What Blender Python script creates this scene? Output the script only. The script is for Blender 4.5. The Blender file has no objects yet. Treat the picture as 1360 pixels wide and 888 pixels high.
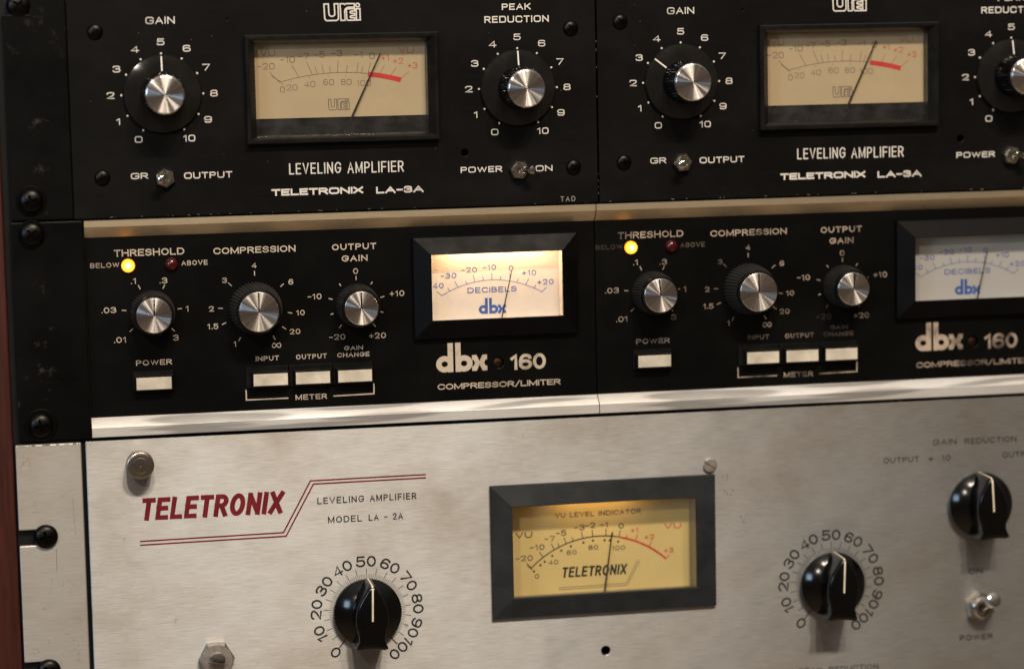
import bpy, bmesh, math, random
from mathutils import Matrix, Vector
random.seed(7)
SC = bpy.context.scene
COL = SC.collection
MM = 0.001
# All positions below are millimetres on the rack front: u right, v up, w out towards the viewer.
# World: x = u, y = -w, z = v (metres).

# ------------------------------------------------------------------ camera
cam_d = bpy.data.cameras.new('camera'); cam = bpy.data.objects.new('camera', cam_d); COL.objects.link(cam)
SC.camera = cam
cam_d.sensor_width = 36.0; cam_d.lens = 90.0; cam_d.clip_start = 0.05; cam_d.clip_end = 50
CAMROT = ((0.982037, 0.041346, -0.184104), (-0.187545, 0.106596, -0.976455), (-0.020748, 0.993442, 0.112435))
cam.matrix_world = Matrix.Translation((-0.234985, -1.043279, 0.066661)) @ Matrix(CAMROT).to_4x4()
cam_d.dof.focus_distance = 1.0542
cam_d.dof.use_dof = True
cam_d.dof.aperture_fstop = 4.5
# ------------------------------------------------------------------ light
SC.view_settings.view_transform = 'Standard'; SC.view_settings.look = 'None'
SC.view_settings.exposure = 0.0; SC.view_settings.gamma = 1.0
world = bpy.data.worlds.new('World'); SC.world = world; world.use_nodes = True
wn = world.node_tree.nodes; wl = world.node_tree.links
bg = wn['Background']; bg.inputs['Strength'].default_value = 0.155
tc = wn.new('ShaderNodeTexCoord'); sep = wn.new('ShaderNodeSeparateXYZ'); rmp = wn.new('ShaderNodeValToRGB')
mr = wn.new('ShaderNodeMapRange'); mr.inputs[1].default_value = -1; mr.inputs[2].default_value = 1
wl.new(tc.outputs['Generated'], sep.inputs[0]); wl.new(sep.outputs['Z'], mr.inputs[0]); wl.new(mr.outputs[0], rmp.inputs[0])
els = rmp.color_ramp.elements
els[0].position = 0.0; els[0].color = (2.4, 1.60, 0.92, 1)
els[1].position = 1.0; els[1].color = (3.6, 3.35, 3.05, 1)
e = els.new(0.5); e.color = (0.50, 0.38, 0.30, 1)
e = els.new(0.36); e.color = (0.50, 0.35, 0.24, 1)
e = els.new(0.66); e.color = (0.70, 0.56, 0.45, 1)
wl.new(rmp.outputs[0], bg.inputs['Color'])

def area(name, pos, target, size, size_y, power, color):
    d = bpy.data.lights.new(name, 'AREA'); d.shape = 'RECTANGLE'; d.size = size; d.size_y = size_y
    d.energy = power; d.color = color
    o = bpy.data.objects.new(name, d); COL.objects.link(o)
    o.location = pos
    o.rotation_euler = (Vector(target) - Vector(pos)).to_track_quat('-Z', 'Y').to_euler()
    return o
for lu, lp in ((-0.24, 13), (0.11, 20), (0.40, 12)):
    area('ceiling_lamp', (lu, -1.55, 1.45), (-0.02, 0, -0.05), 0.12, 0.12, lp, (1.0, 0.85, 0.68))
area('spot_lamp', (-0.72, -1.55, 0.74), (-0.1, 0, -0.02), 0.06, 0.06, 7, (1.0, 0.88, 0.74))
area('window_light', (-1.75, -1.6, 0.36), (-0.02, 0, -0.05), 0.50, 0.55, 12, (0.55, 0.76, 1.0))

# ------------------------------------------------------------------ materials
MATS = {}
def mat(name):
    m = bpy.data.materials.new(name); m.use_nodes = True; MATS[name] = m
    return m, m.node_tree.nodes, m.node_tree.links, m.node_tree.nodes['Principled BSDF']
def noise(n, l, scale_uvw, sc, detail=3, rough=0.55):
    t = n.new('ShaderNodeTexCoord'); mp = n.new('ShaderNodeMapping'); nz = n.new('ShaderNodeTexNoise')
    mp.inputs['Scale'].default_value = scale_uvw
    nz.inputs['Scale'].default_value = sc; nz.inputs['Detail'].default_value = detail; nz.inputs['Roughness'].default_value = rough
    l.new(t.outputs['Object'], mp.inputs[0]); l.new(mp.outputs[0], nz.inputs['Vector'])
    return nz.outputs['Fac']
def ramp(n, l, fac, stops):
    r = n.new('ShaderNodeValToRGB'); l.new(fac, r.inputs[0]); e = r.color_ramp.elements
    e[0].position, e[0].color = stops[0][0], (*stops[0][1], 1) if len(stops[0][1]) == 3 else stops[0][1]
    e[1].position, e[1].color = stops[-1][0], (*stops[-1][1], 1)
    for p, c in stops[1:-1]:
        k = e.new(p); k.color = (*c, 1)
    return r.outputs[0]
def g(x): return (x, x, x)
def mixc(n, l, fac, a, b, mode='MIX'):
    m = n.new('ShaderNodeMix'); m.data_type = 'RGBA'; m.blend_type = mode
    for s, v in ((m.inputs[0], fac), (m.inputs[6], a), (m.inputs[7], b)):
        if isinstance(v, (int, float)): s.default_value = v
        elif isinstance(v, tuple): s.default_value = (*v, 1)
        else: l.new(v, s)
    return m.outputs[2]
def bump(n, l, h, p, strength, dist=0.0002):
    b = n.new('ShaderNodeBump'); b.inputs['Strength'].default_value = strength; b.inputs['Distance'].default_value = dist
    l.new(h, b.inputs['Height']); l.new(b.outputs[0], p.inputs['Normal'])

def black_panel(name, c0, c1, r0, r1, bstr, spec=0.5):
    m, n, l, p = mat(name)
    st = noise(n, l, (8, 8, 900), 6, 4)
    bl = noise(n, l, (1, 1, 1), 28, 5)
    base = ramp(n, l, st, [(0.3, c0), (0.75, c1)])
    dust = ramp(n, l, noise(n, l, (1, 1, 1), 900, 2), [(0.74, g(0)), (0.80, g(1))])
    sm = ramp(n, l, noise(n, l, (1, 1, 1.6), 22, 6, .65), [(0.46, g(0)), (0.72, g(.8))])
    base = mixc(n, l, sm, base, tuple(x * 1.5 for x in c1))
    base = mixc(n, l, dust, base, tuple(min(1, x * 3 + .01) for x in c1))
    l.new(base, p.inputs['Base Color'])
    rr = ramp(n, l, bl, [(0.3, g(r0)), (0.7, g(r1))]); l.new(rr, p.inputs['Roughness'])
    p.inputs['Specular IOR Level'].default_value = spec
    if bstr: bump(n, l, st, p, bstr, 0.00005)
    return m
black_panel('black_brushed', (.0012, .0011, .0011), (.0046, .0042, .0040), .42, .58, .25, .11)
black_panel('black_satin', (.0015, .0014, .0014), (.0028, .0027, .0026), .30, .42, 0, .15)
m = black_panel('black_ear', (.0009, .0008, .0008), (.0022, .002, .0019), .35, .6, 0, .09)
n, l, p = m.node_tree.nodes, m.node_tree.links, m.node_tree.nodes['Principled BSDF']
chip = ramp(n, l, noise(n, l, (1, 1, 1), 170, 6, .7), [(0.58, g(0)), (0.68, g(1))])
zone = ramp(n, l, noise(n, l, (1, 1, 1), 30, 2), [(0.50, g(0)), (0.58, g(1))])
ch = n.new('ShaderNodeMath'); ch.operation = 'MULTIPLY'; l.new(chip, ch.inputs[0]); l.new(zone, ch.inputs[1])
src = p.inputs['Base Color'].links[0].from_socket
l.new(mixc(n, l, ch.outputs[0], src, (.030, .025, .021)), p.inputs['Base Color'])

def plastic(name, c, rough, spec=0.5, coat=0, var=.35):
    m, n, l, p = mat(name)
    nz = noise(n, l, (1, 1, 1), 120, 4)
    l.new(ramp(n, l, nz, [(0.3, tuple(x * (1 - var * .5) for x in c)), (0.7, tuple(x * (1 + var * .5) for x in c))]), p.inputs['Base Color'])
    l.new(ramp(n, l, nz, [(0.3, g(max(0, rough - .06))), (0.7, g(rough + .06))]), p.inputs['Roughness'])
    p.inputs['Specular IOR Level'].default_value = spec; p.inputs['Coat Weight'].default_value = coat
    return m
plastic('knob_plastic', (.004, .004, .004), .22, .4)
plastic('skirt_plastic', (.010, .0095, .009), .10, .34, 0, .5)
plastic('gloss_black', (.0020, .0020, .0020), .17, .40)
plastic('rib_rubber', (.030, .028, .025), .36, .5)
plastic('bezel_black', (.005, .005, .005), .28, .4)
plastic('bezel_grey', (.017, .019, .021), .45, .3)
plastic('bezel_dark', (.0022, .0022, .0026), .45, .09)
plastic('meter_black', (.010, .010, .011), .30, .5)
plastic('wall_grey', (.20, .175, .13), .4, .4)
plastic('hole_black', (.002, .002, .002), .8, .1)
plastic('ink_black', (.012, .012, .012), .5, .3)
plastic('ink_red', (.15, .008, .013), .5, .3)
plastic('ink_red_meter', (.50, .035, .03), .6, .2)
plastic('scuff', (.10, .09, .08), .6, .2)
plastic('ink_blue', (.03, .09, .32), .6, .2)
plastic('ink_grey', (.12, .10, .08), .6, .2)
plastic('needle_black', (.02, .015, .012), .4, .4)
plastic('line_cream', (.62, .55, .42), .4, .4)
plastic('button_white', (.58, .52, .42), .40, .5, 0, .45)
plastic('chassis_black', (.006, .006, .006), .6, .2)

def lettering(name, c, worn, amount):
    m, n, l, p = mat(name)
    w = ramp(n, l, noise(n, l, (1, 1, 1), 55, 5, .7), [(amount, g(0)), (amount + .22, g(1))])
    l.new(mixc(n, l, w, c, worn), p.inputs['Base Color']); p.inputs['Roughness'].default_value = .5
lettering('ink_white', (.66, .62, .56), (.36, .33, .30), .52)
lettering('ink_cream', (.52, .44, .34), (.26, .20, .15), .48)
lettering('ink_worn_shaded', (.46, .36, .28), (.055, .042, .033), .40)  # worn ink, also darkened in colour for weaker light on the right compressor
lettering('ink_faded_shaded', (.17, .12, .085), (.03, .022, .018), .36)  # small print there: more wear, and the dim light darkened in further
lettering('scratch_ink', (.22, .20, .18), (.05, .05, .045), .45)

def paper(name, c):
    m, n, l, p = mat(name)
    l.new(ramp(n, l, noise(n, l, (1, 1, 1), 60, 5), [(0.25, tuple(x * .9 for x in c)), (0.75, c)]), p.inputs['Base Color'])
    p.inputs['Roughness'].default_value = .6; p.inputs['Specular IOR Level'].default_value = .2
paper('face_cream', (.455, .365, .23))
paper('face_white_dimmed', (.42, .415, .405))  # white scale darkened in colour for the meter without lamplight
paper('face_white', (.55, .54, .52))
paper('face_yellow', (.60, .475, .20))

def brushed(name, c0, c1, r0, r1, aniso, metallic=.85, stain=.5, bstr=.3, patch=0, wave=0):
    m, n, l, p = mat(name)
    st = noise(n, l, (22, 22, 620), 5, 5, .65)
    st2 = noise(n, l, (60, 60, 300), 6, 3, .6)
    cloud = noise(n, l, (1, 1, 1.4), 16, 5, .6)
    base = ramp(n, l, st, [(0.25, c0), (0.75, c1)])
    blot = ramp(n, l, cloud, [(0.36, (.70, .65, .59)), (0.62, (1, 1, 1))])
    base = mixc(n, l, stain, base, blot, 'MULTIPLY')
    spots = ramp(n, l, noise(n, l, (1, 1, .6), 240, 3, .5), [(0.72, g(1)), (0.80, (.55, .47, .40))])
    base = mixc(n, l, stain, base, spots, 'MULTIPLY')
    if patch:
        pt = ramp(n, l, noise(n, l, (7, 60, 130), 3, 1, .3), [(0.50, g(1)), (0.60, (1-patch,)*3)])
        base = mixc(n, l, 1, base, pt, 'MULTIPLY')
    l.new(base, p.inputs['Base Color'])
    p.inputs['Metallic'].default_value = metallic
    l.new(ramp(n, l, cloud, [(0.3, g(r1)), (0.7, g(r0))]), p.inputs['Roughness'])
    if aniso:
        t = n.new('ShaderNodeTangent'); t.direction_type = 'RADIAL'; t.axis = 'Z'
        # grooves run along u, so the gloss spreads up and down
        cx = n.new('ShaderNodeCombineXYZ'); cx.inputs[2].default_value = 1
        p.inputs['Anisotropic'].default_value = aniso
        l.new(cx.outputs[0], p.inputs['Tangent'])
    bump(n, l, mixc(n, l, .4, st, st2), p, bstr, 0.00008)
    if wave:
        b1 = p.inputs['Normal'].links[0].from_node; b2 = n.new('ShaderNodeBump'); b2.inputs['Strength'].default_value = 1; b2.inputs['Distance'].default_value = wave
        l.new(noise(n, l, (.6, .6, 1.3), 24, 3, .5), b2.inputs['Height']); l.new(b2.outputs[0], b1.inputs['Normal'])
brushed('aluminium_panel', (.345, .355, .365), (.54, .555, .57), .40, .58, .90, .93, .9, .42, 0, .00055)
brushed('aluminium_ear', (.42, .41, .39), (.57, .56, .53), .44, .58, .5, .80, .95)
brushed('aluminium_trim', (.58, .57, .56), (.74, .735, .72), .42, .52, .3, .45, .6, .2, .5)
brushed('aluminium_trim_reflect_tint', (.50, .42, .30), (.68, .58, .42), .36, .50, .3, .92, .8, .2)  # same trim metal for the top edge, warm reflection tinted into its colour

def metal(name, c, rough, var=.3):
    m, n, l, p = mat(name)
    nz = noise(n, l, (1, 1, 1), 300, 4)
    l.new(ramp(n, l, nz, [(0.3, tuple(x * (1 - var) for x in c)), (0.7, c)]), p.inputs['Base Color'])
    p.inputs['Metallic'].default_value = 1; p.inputs['Roughness'].default_value = rough
metal('nickel', (.50, .45, .38), .26)
metal('bright_nickel', (.74, .69, .61), .22)
metal('chrome', (.75, .73, .70), .12, .15)
metal('screw_black', (.022, .021, .020), .34)
metal('screw_steel', (.42, .38, .34), .34, .4)
metal('bright_edge', (.85, .83, .78), .35)
metal('hole_screw', (.10, .055, .035), .4, .4)
metal('hex_steel', (.62, .58, .52), .50, .35)
# turned aluminium: circular grooves
m, n, l, p = mat('turned_aluminium')
t = n.new('ShaderNodeTangent'); t.direction_type = 'RADIAL'; t.axis = 'Y'
l.new(t.outputs[0], p.inputs['Tangent']); p.inputs['Anisotropic'].default_value = .98; p.inputs['Anisotropic Rotation'].default_value = .25
p.inputs['Metallic'].default_value = 1; p.inputs['Roughness'].default_value = .30
p.inputs['Base Color'].default_value = (.80, .76, .72, 1)
tco = n.new('ShaderNodeTexCoord'); sp = n.new('ShaderNodeSeparateXYZ'); l.new(tco.outputs['Object'], sp.inputs[0])
at = n.new('ShaderNodeMath'); at.operation = 'ARCTAN2'; l.new(sp.outputs[0], at.inputs[0]); l.new(sp.outputs[2], at.inputs[1])
nz = n.new('ShaderNodeTexNoise'); nz.noise_dimensions = '1D'; nz.inputs['Scale'].default_value = 5; nz.inputs['Detail'].default_value = 2
oi = n.new('ShaderNodeObjectInfo'); ma = n.new('ShaderNodeMath'); ma.operation = 'MULTIPLY_ADD'; ma.inputs[1].default_value = 40; l.new(oi.outputs['Random'], ma.inputs[0]); l.new(at.outputs[0], ma.inputs[2]); l.new(ma.outputs[0], nz.inputs['W'])
l.new(ramp(n, l, nz.outputs['Fac'], [(0.35, g(.24)), (0.65, g(.31))]), p.inputs['Roughness'])
l.new(ramp(n, l, nz.outputs['Fac'], [(0.3, (.70, .66, .63)), (0.7, (.84, .81, .78))]), p.inputs['Base Color'])

# thin clear panes
m, n, l, p = mat('meter_glass')
n.remove(p); out = n['Material Output']
tr = n.new('ShaderNodeBsdfTransparent'); gl = n.new('ShaderNodeBsdfGlossy'); gl.inputs['Roughness'].default_value = .02
tr.inputs['Color'].default_value = (.97, .96, .94, 1)
fr = n.new('ShaderNodeFresnel'); geo = n.new('ShaderNodeNewGeometry'); mrg = n.new('ShaderNodeMapRange'); mrg.inputs[3].default_value = 1.45; mrg.inputs[4].default_value = 1/1.45; l.new(geo.outputs['Backfacing'], mrg.inputs[0]); l.new(mrg.outputs[0], fr.inputs['IOR']); mx = n.new('ShaderNodeMixShader')
l.new(fr.outputs[0], mx.inputs[0]); l.new(tr.outputs[0], mx.inputs[1]); l.new(gl.outputs[0], mx.inputs[2]); df = n.new('ShaderNodeBsdfDiffuse'); df.inputs['Color'].default_value = (.6, .57, .52, 1); mx2 = n.new('ShaderNodeMixShader')
sm = ramp(n, l, noise(n, l, (1, 1, 1.4), 70, 5, .65), [(0.42, g(.004)), (0.75, g(.05))]); l.new(sm, mx2.inputs[0])
l.new(mx.outputs[0], mx2.inputs[1]); l.new(df.outputs[0], mx2.inputs[2]); l.new(mx2.outputs[0], out.inputs[0])

def led(name, core, rim, strength):
    m, n, l, p = mat(name)
    t = n.new('ShaderNodeTexCoord'); s = n.new('ShaderNodeVectorMath'); s.operation = 'LENGTH'
    mp = n.new('ShaderNodeMapping'); mp.inputs['Scale'].default_value = (1, 0, 1)
    l.new(t.outputs['Object'], mp.inputs[0]); l.new(mp.outputs[0], s.inputs[0])
    mrr = n.new('ShaderNodeMapRange'); mrr.inputs[2].default_value = .0028; l.new(s.outputs['Value'], mrr.inputs[0])
    c = ramp(n, l, mrr.outputs[0], [(0.15, core), (0.55, (1, .66, .05)), (0.98, rim)])
    l.new(c, p.inputs['Emission Color']); p.inputs['Emission Strength'].default_value = strength
    p.inputs['Base Color'].default_value = (*rim, 1); p.inputs['Roughness'].default_value = .2
led('led_yellow', (1, .95, .55), (.75, .25, .01), 2.1)
plastic('led_red', (.045, .002, .003), .15, .6)

m, n, l, p = mat('red_wood')
gr = noise(n, l, (60, 60, 4), 12, 5, .6)
l.new(ramp(n, l, gr, [(0.3, (.026, .0055, .0035)), (0.7, (.060, .013, .008))]), p.inputs['Base Color'])
p.inputs['Roughness'].default_value = .42; bump(n, l, gr, p, .15)

# ------------------------------------------------------------------ mesh builder
class MB:
    def __init__(s): s.v = []; s.f = []; s.m = []; s.mats = []
    def mi(s, name):
        if name not in s.mats: s.mats.append(name)
        return s.mats.index(name)
    def add(s, verts, faces, m):
        o = len(s.v); k = s.mi(m); s.v += [tuple(x) for x in verts]
        for f in faces: s.f.append([i + o for i in f]); s.m.append(k)
    def box(s, u0, u1, v0, v1, w0, w1, m, ch=0):
        if ch <= 0:
            V = [(u, v, w) for w in (w0, w1) for v in (v0, v1) for u in (u0, u1)]
            s.add(V, [(0,2,3,1),(4,5,7,6),(0,1,5,4),(1,3,7,5),(3,2,6,7),(2,0,4,6)], m)
        else:
            R = lambda a, w: [(u0+a,v0+a,w),(u1-a,v0+a,w),(u1-a,v1-a,w),(u0+a,v1-a,w)]
            V = R(0,w0)+R(0,w1-ch)+R(ch,w1); F = [(3,2,1,0),(8,9,10,11)]
            for b in (0,4):
                for i in range(4): j=(i+1)%4; F.append((b+i,b+j,b+4+j,b+4+i))
            s.add(V, F, m)
    def frame(s, rings, m):
        """nested rectangles (u0,u1,v0,v1,w) joined one to the next"""
        V = []; F = []
        for (a, b, c, d, w) in rings: V += [(a,c,w),(b,c,w),(b,d,w),(a,d,w)]
        for k in range(len(rings)-1):
            for i in range(4): j=(i+1)%4; F.append((4*k+i,4*k+j,4*k+4+j,4*k+4+i))
        s.add(V, F, m)
    def lathe(s, prof, cu, cv, m, seg=48, rib=None):
        V = []; F = []
        for (r, w) in prof:
            for i in range(seg):
                a = 2*math.pi*i/seg; V.append((cu + r*math.sin(a), cv + r*math.cos(a), w))
        for k in range(len(prof)-1):
            for i in range(seg):
                j=(i+1)%seg; F.append((k*seg+i,k*seg+j,(k+1)*seg+j,(k+1)*seg+i))
        F.append(tuple(range(seg-1,-1,-1)) if prof[0][0] > 1e-6 else ())
        F.append(tuple(range((len(prof)-1)*seg, len(prof)*seg)) if prof[-1][0] > 1e-6 else ())
        F = [f for f in F if f]
        s.add(V, F, m)
    def ribbed(s, rings, cu, cv, n, m, twist=0.0):
        """rings (r_outer, r_groove, w); n ribs"""
        V = []; F = []; seg = 4*n
        for k, (ro, ri, w) in enumerate(rings):
            for i in range(seg):
                a = 2*math.pi*(i + twist*k*4)/seg; r = ro if i % 4 in (0, 1) else ri
                V.append((cu + r*math.sin(a), cv + r*math.cos(a), w))
        for k in range(len(rings)-1):
            for i in range(seg):
                j=(i+1)%seg; F.append((k*seg+i,k*seg+j,(k+1)*seg+j,(k+1)*seg+i))
        F.append(tuple(range((len(rings)-1)*seg, len(rings)*seg)))
        s.add(V, F, m)
    def loft(s, loops, m, cap=True):
        V = []; F = []; n = len(loops[0])
        for L in loops: V += L
        for k in range(len(loops)-1):
            for i in range(n): j=(i+1)%n; F.append((k*n+i,k*n+j,(k+1)*n+j,(k+1)*n+i))
        if cap: F.append(tuple(range((len(loops)-1)*n, len(loops)*n)))
        s.add(V, F, m)
    def disc(s, cu, cv, r, w, m, seg=14):
        s.add([(cu+r*math.cos(2*math.pi*i/seg), cv+r*math.sin(2*math.pi*i/seg), w) for i in range(seg)], [tuple(range(seg))], m)
    def ribbon(s, pts, t, w, m, closed=False, flare=0):
        P = [Vector(p) for p in pts]
        Q = [P[0]]
        for p in P[1:]:
            if (p - Q[-1]).length > 1e-5: Q.append(p)
        if closed and (Q[0]-Q[-1]).length < 1e-5: Q.pop()
        P = Q; n = len(P)
        if n < 2: return
        L = []; R = []
        for i in range(n):
            if closed: a, b = P[i-1], P[(i+1) % n]
            else: a = P[i-1] if i else None; b = P[i+1] if i < n-1 else None
            d1 = (P[i]-a).normalized() if a is not None else None
            d2 = (b-P[i]).normalized() if b is not None else None
            if d1 is None: d1 = d2
            if d2 is None: d2 = d1
            n1 = Vector((-d1.y, d1.x)); n2 = Vector((-d2.y, d2.x)); bis = n1 + n2
            if bis.length < 1e-3: bis = n1.copy(); k = 1
            else:
                bis.normalize(); k = min(1/max(bis.dot(n1), .3), 1.42)
            hw = t/2*k
            if flare and not closed and (i == 0 or i == n-1): hw *= flare
            L.append(P[i]+bis*hw); R.append(P[i]-bis*hw)
        V = [(p.x,p.y,w+.009*i/n) for i, p in enumerate(L)]+[(p.x,p.y,w+.009*i/n) for i, p in enumerate(R)]; F = []
        for i in range(n if closed else n-1):
            j=(i+1)%n; F.append((i, n+i, n+j, j))
        s.add(V, F, m)
    def build(s, name, parent=None, loc=(0,0,0), smooth=35, axis=None):
        """loc: mm position of the object (relative to its parent); verts are relative to loc"""
        me = bpy.data.meshes.new(name)
        me.from_pydata([(u*MM, -w*MM, v*MM) for (u, v, w) in s.v], [], s.f)
        for k in s.mats: me.materials.append(MATS[k])
        me.polygons.foreach_set('material_index', s.m)
        if smooth:
            me.polygons.foreach_set('use_smooth', [True]*len(s.f)); me.set_sharp_from_angle(angle=math.radians(smooth))
        me.update()
        o = bpy.data.objects.new(name, me); COL.objects.link(o)
        o.location = (loc[0]*MM, -loc[2]*MM, loc[1]*MM)
        if parent is not None: o.parent = parent
        return o

def bake(verts, faces, cutters=(), bevel=0, seg=2):
    """box or solid minus cutter solids, with bevelled edges; returns verts, faces"""
    def tmp(v, f):
        me = bpy.data.meshes.new('tmp'); me.from_pydata(v, [], f)
        bm = bmesh.new(); bm.from_mesh(me); bmesh.ops.remove_doubles(bm, verts=bm.verts, dist=1e-5); bmesh.ops.recalc_face_normals(bm, faces=bm.faces); bm.to_mesh(me); bm.free()
        o = bpy.data.objects.new('tmp', me); COL.objects.link(o); return o
    o = tmp(verts, faces); cs = []
    for (cv, cf) in cutters:
        c = tmp(cv, cf); cs.append(c); b = o.modifiers.new('b', 'BOOLEAN'); b.object = c; b.operation = 'DIFFERENCE'; b.solver = 'EXACT'
    if bevel:
        b = o.modifiers.new('v', 'BEVEL'); b.width = bevel; b.segments = seg; b.limit_method = 'ANGLE'; b.angle_limit = math.radians(50)
    dg = bpy.context.evaluated_depsgraph_get(); dg.update()
    me = o.evaluated_get(dg).to_mesh()
    V = [tuple(x.co) for x in me.vertices]; F = [tuple(p.vertices) for p in me.polygons]
    o.evaluated_get(dg).to_mesh_clear()
    for x in cs + [o]:
        d = x.data; bpy.data.objects.remove(x); bpy.data.meshes.remove(d)
    return V, F
def boxvf(u0,u1,v0,v1,w0,w1):
    b = MB(); b.box(u0,u1,v0,v1,w0,w1,'ink_black'); return b.v, b.f
def cylvf(cu,cv,r,w0,w1,seg=32):
    b = MB(); b.lathe([(r,w0),(r,w1)],cu,cv,'ink_black',seg); return b.v, b.f
def plate(mb, u0,u1,v0,v1,w0,w1, m, rects=(), rounds=(), bevel=.35):
    cut = [boxvf(a,b,c,d,w0-5,w1+5) for (a,b,c,d) in rects] + [cylvf(u,v,r,w0-5,w1+5) for (u,v,r) in rounds]
    V, F = bake(*boxvf(u0,u1,v0,v1,w0,w1), cut, bevel)
    mb.add(V, F, m)

# ------------------------------------------------------------------ lettering engine: strokes in a unit square
S0 = 's'
def _(x, y, s=None): return (x, y, s)
GL = {
'A': (1.0, [[(0,0),(.5,1,S0),(1,0)], [(.19,.36),(.81,.36)]]),
'B': (.85, [[(0,.53),(0,1,S0),(.93,1),(.93,.53),(0,.53)], [(0,.53),(1,.53),(1,0),(0,0,S0),(0,.53)]]),
'C': (1.0, [[(1,.76),(1,1),(0,1),(0,0),(1,0),(1,.24)]]),
'D': (1.0, [[(0,.5),(0,1,S0),(1,1),(1,0),(0,0,S0),(0,.5)]]),
'E': (.8, [[(1,1),(0,1,S0),(0,0,S0),(1,0)], [(0,.52),(.88,.52)]]),
'F': (.78, [[(1,1),(0,1,S0),(0,0)], [(0,.5),(.88,.5)]]),
'G': (1.05, [[(1,.78),(1,1),(0,1),(0,0),(1,0),(1,.47,S0),(.56,.47)]]),
'H': (.95, [[(0,0),(0,1)], [(1,0),(1,1)], [(0,.52),(1,.52)]]),
'I': (0.0, [[(0,0),(0,1)]]),
'J': (.6, [[(1,1),(1,0),(0,0),(0,.3)]]),
'K': (.9, [[(0,0),(0,1)], [(.95,1),(.03,.40)], [(.32,.60),(1,0)]]),
'L': (.75, [[(0,1),(0,0,S0),(1,0)]]),
'M': (1.15, [[(0,0),(0,1)], [(1,0),(1,1)], ['n',(0,1),(.5,.08,S0),(1,1)]]),
'N': (.95, [[(0,0),(0,1)], [(1,0),(1,1)], ['n',(0,1),(1,0)]]),
'O': (1.05, [['c',(0,0),(0,1),(1,1),(1,0)]]),
'P': (.85, [[(0,0),(0,1,S0),(1,1),(1,.46),(0,.46)]]),
'Q': (1.05, [['c',(0,0),(0,1),(1,1),(1,0)], [(.6,.25),(1,-.05)]]),
'R': (.9, [[(0,0),(0,1,S0),(.97,1),(.97,.48),(0,.48)], [(.52,.48),(1,0)]]),
'S': (.85, [[(.97,.80),(.97,1),(.03,1),(.03,.53),(1,.53),(1,0),(0,0),(0,.2)]]),
'T': (.85, [[(0,1),(1,1)], [(.5,0),(.5,1)]]),
'U': (.95, [[(0,1),(0,0),(1,0),(1,1)]]),
'V': (1.0, [[(0,1),(.5,0,S0),(1,1)]]),
'W': (1.45, [['n',(0,1),(.26,.04,S0),(.5,.96)], ['n',(.5,.96),(.74,.04,S0),(1,1)]]),
'X': (.95, [[(0,0),(1,1)], [(0,1),(1,0)]]),
'Y': (.9, [[(0,1),(.5,.48,S0),(1,1)], [(.5,.48),(.5,0)]]),
'0': (.8, [['c',(0,0),(0,1),(1,1),(1,0)]]),
'1': (.35, [[(0,.78),(.85,1,S0),(.85,0)]]),
'2': (.8, [[(0,.76),(0,1),(1,1),(1,.58),(0,0,S0),(1,0)]]),
'3': (.8, [[(.02,.80),(.02,1),(.95,1),(.95,.53),(.4,.53)], [(.4,.53),(1,.53),(1,0),(0,0),(0,.2)]]),
'4': (.85, [[(.75,0),(.75,1,S0),(0,.27,S0),(1,.27)]]),
'5': (.8, [[(.93,1),(.1,1,S0),(.06,.55,S0),(.3,.62,),(1,.62),(1,0),(0,0),(0,.18)]]),
'6': (.8, [['c',(0,0),(0,.57),(1,.57),(1,0)], [(0,.28),(0,1),(.95,1),(.95,.84)]]),
'7': (.8, [[(0,1),(1,1,S0),(.35,0)]]),
'8': (.8, [['c',(.05,.53),(.05,1),(.95,1),(.95,.53)], ['c',(0,0),(0,.53),(1,.53),(1,0)]]),
'9': (.8, [['c',(0,.43),(0,1),(1,1),(1,.43)], [(1,.72),(1,0),(.05,0),(.05,.16)]]),
'-': (.55, [[(0,.47),(1,.47)]]), '+': (.7, [[(0,.46),(1,.46)], [(.5,.12),(.5,.80)]]),
'.': (0.0, [[(0,0),(0,.04)]]), '/': (.6, [[(0,-.1),(1,1.1)]]), ' ': (.35, []),
'8~': (1.3, []),
}
def rnd(pts, r, closed):
    """round the corners of a unit-square path"""
    n = len(pts); P = [(p[0], p[1]) for p in pts]; sharp = [len(p) > 2 and p[2] == S0 for p in pts]; out = []
    for i in range(n):
        end = (not closed) and (i == 0 or i == n-1)
        if end or sharp[i] or r <= 0: out.append(P[i]); continue
        a = P[i-1]; b = P[(i+1) % n]; c = P[i]
        def tang(q, iq):
            L = math.hypot(q[0]-c[0], q[1]-c[1]); lim = L/2
            if (not closed and iq in (0, n-1)) or sharp[iq]: lim = L*.98
            return min(r, lim)/L
        ta = tang(a, (i-1) % n); tb = tang(b, (i+1) % n)
        p0 = (c[0]+(a[0]-c[0])*ta, c[1]+(a[1]-c[1])*ta); p3 = (c[0]+(b[0]-c[0])*tb, c[1]+(b[1]-c[1])*tb)
        K = .5523
        p1 = (p0[0]+(c[0]-p0[0])*K, p0[1]+(c[1]-p0[1])*K); p2 = (p3[0]+(c[0]-p3[0])*K, p3[1]+(c[1]-p3[1])*K)
        for k in range(7):
            t = k/6; q = 1-t
            out.append(tuple(q**3*p0[d]+3*q*q*t*p1[d]+3*q*t*t*p2[d]+t**3*p3[d] for d in (0, 1)))
    return out
STY = {'micro': dict(r=.30, gap=.22, flare=0), 'geo': dict(r=.5, gap=.24, flare=0), 'copper': dict(r=.5, gap=.26, flare=1.45), 'cond': dict(r=.5, gap=.2, flare=0)}
ZI = [0]
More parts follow.
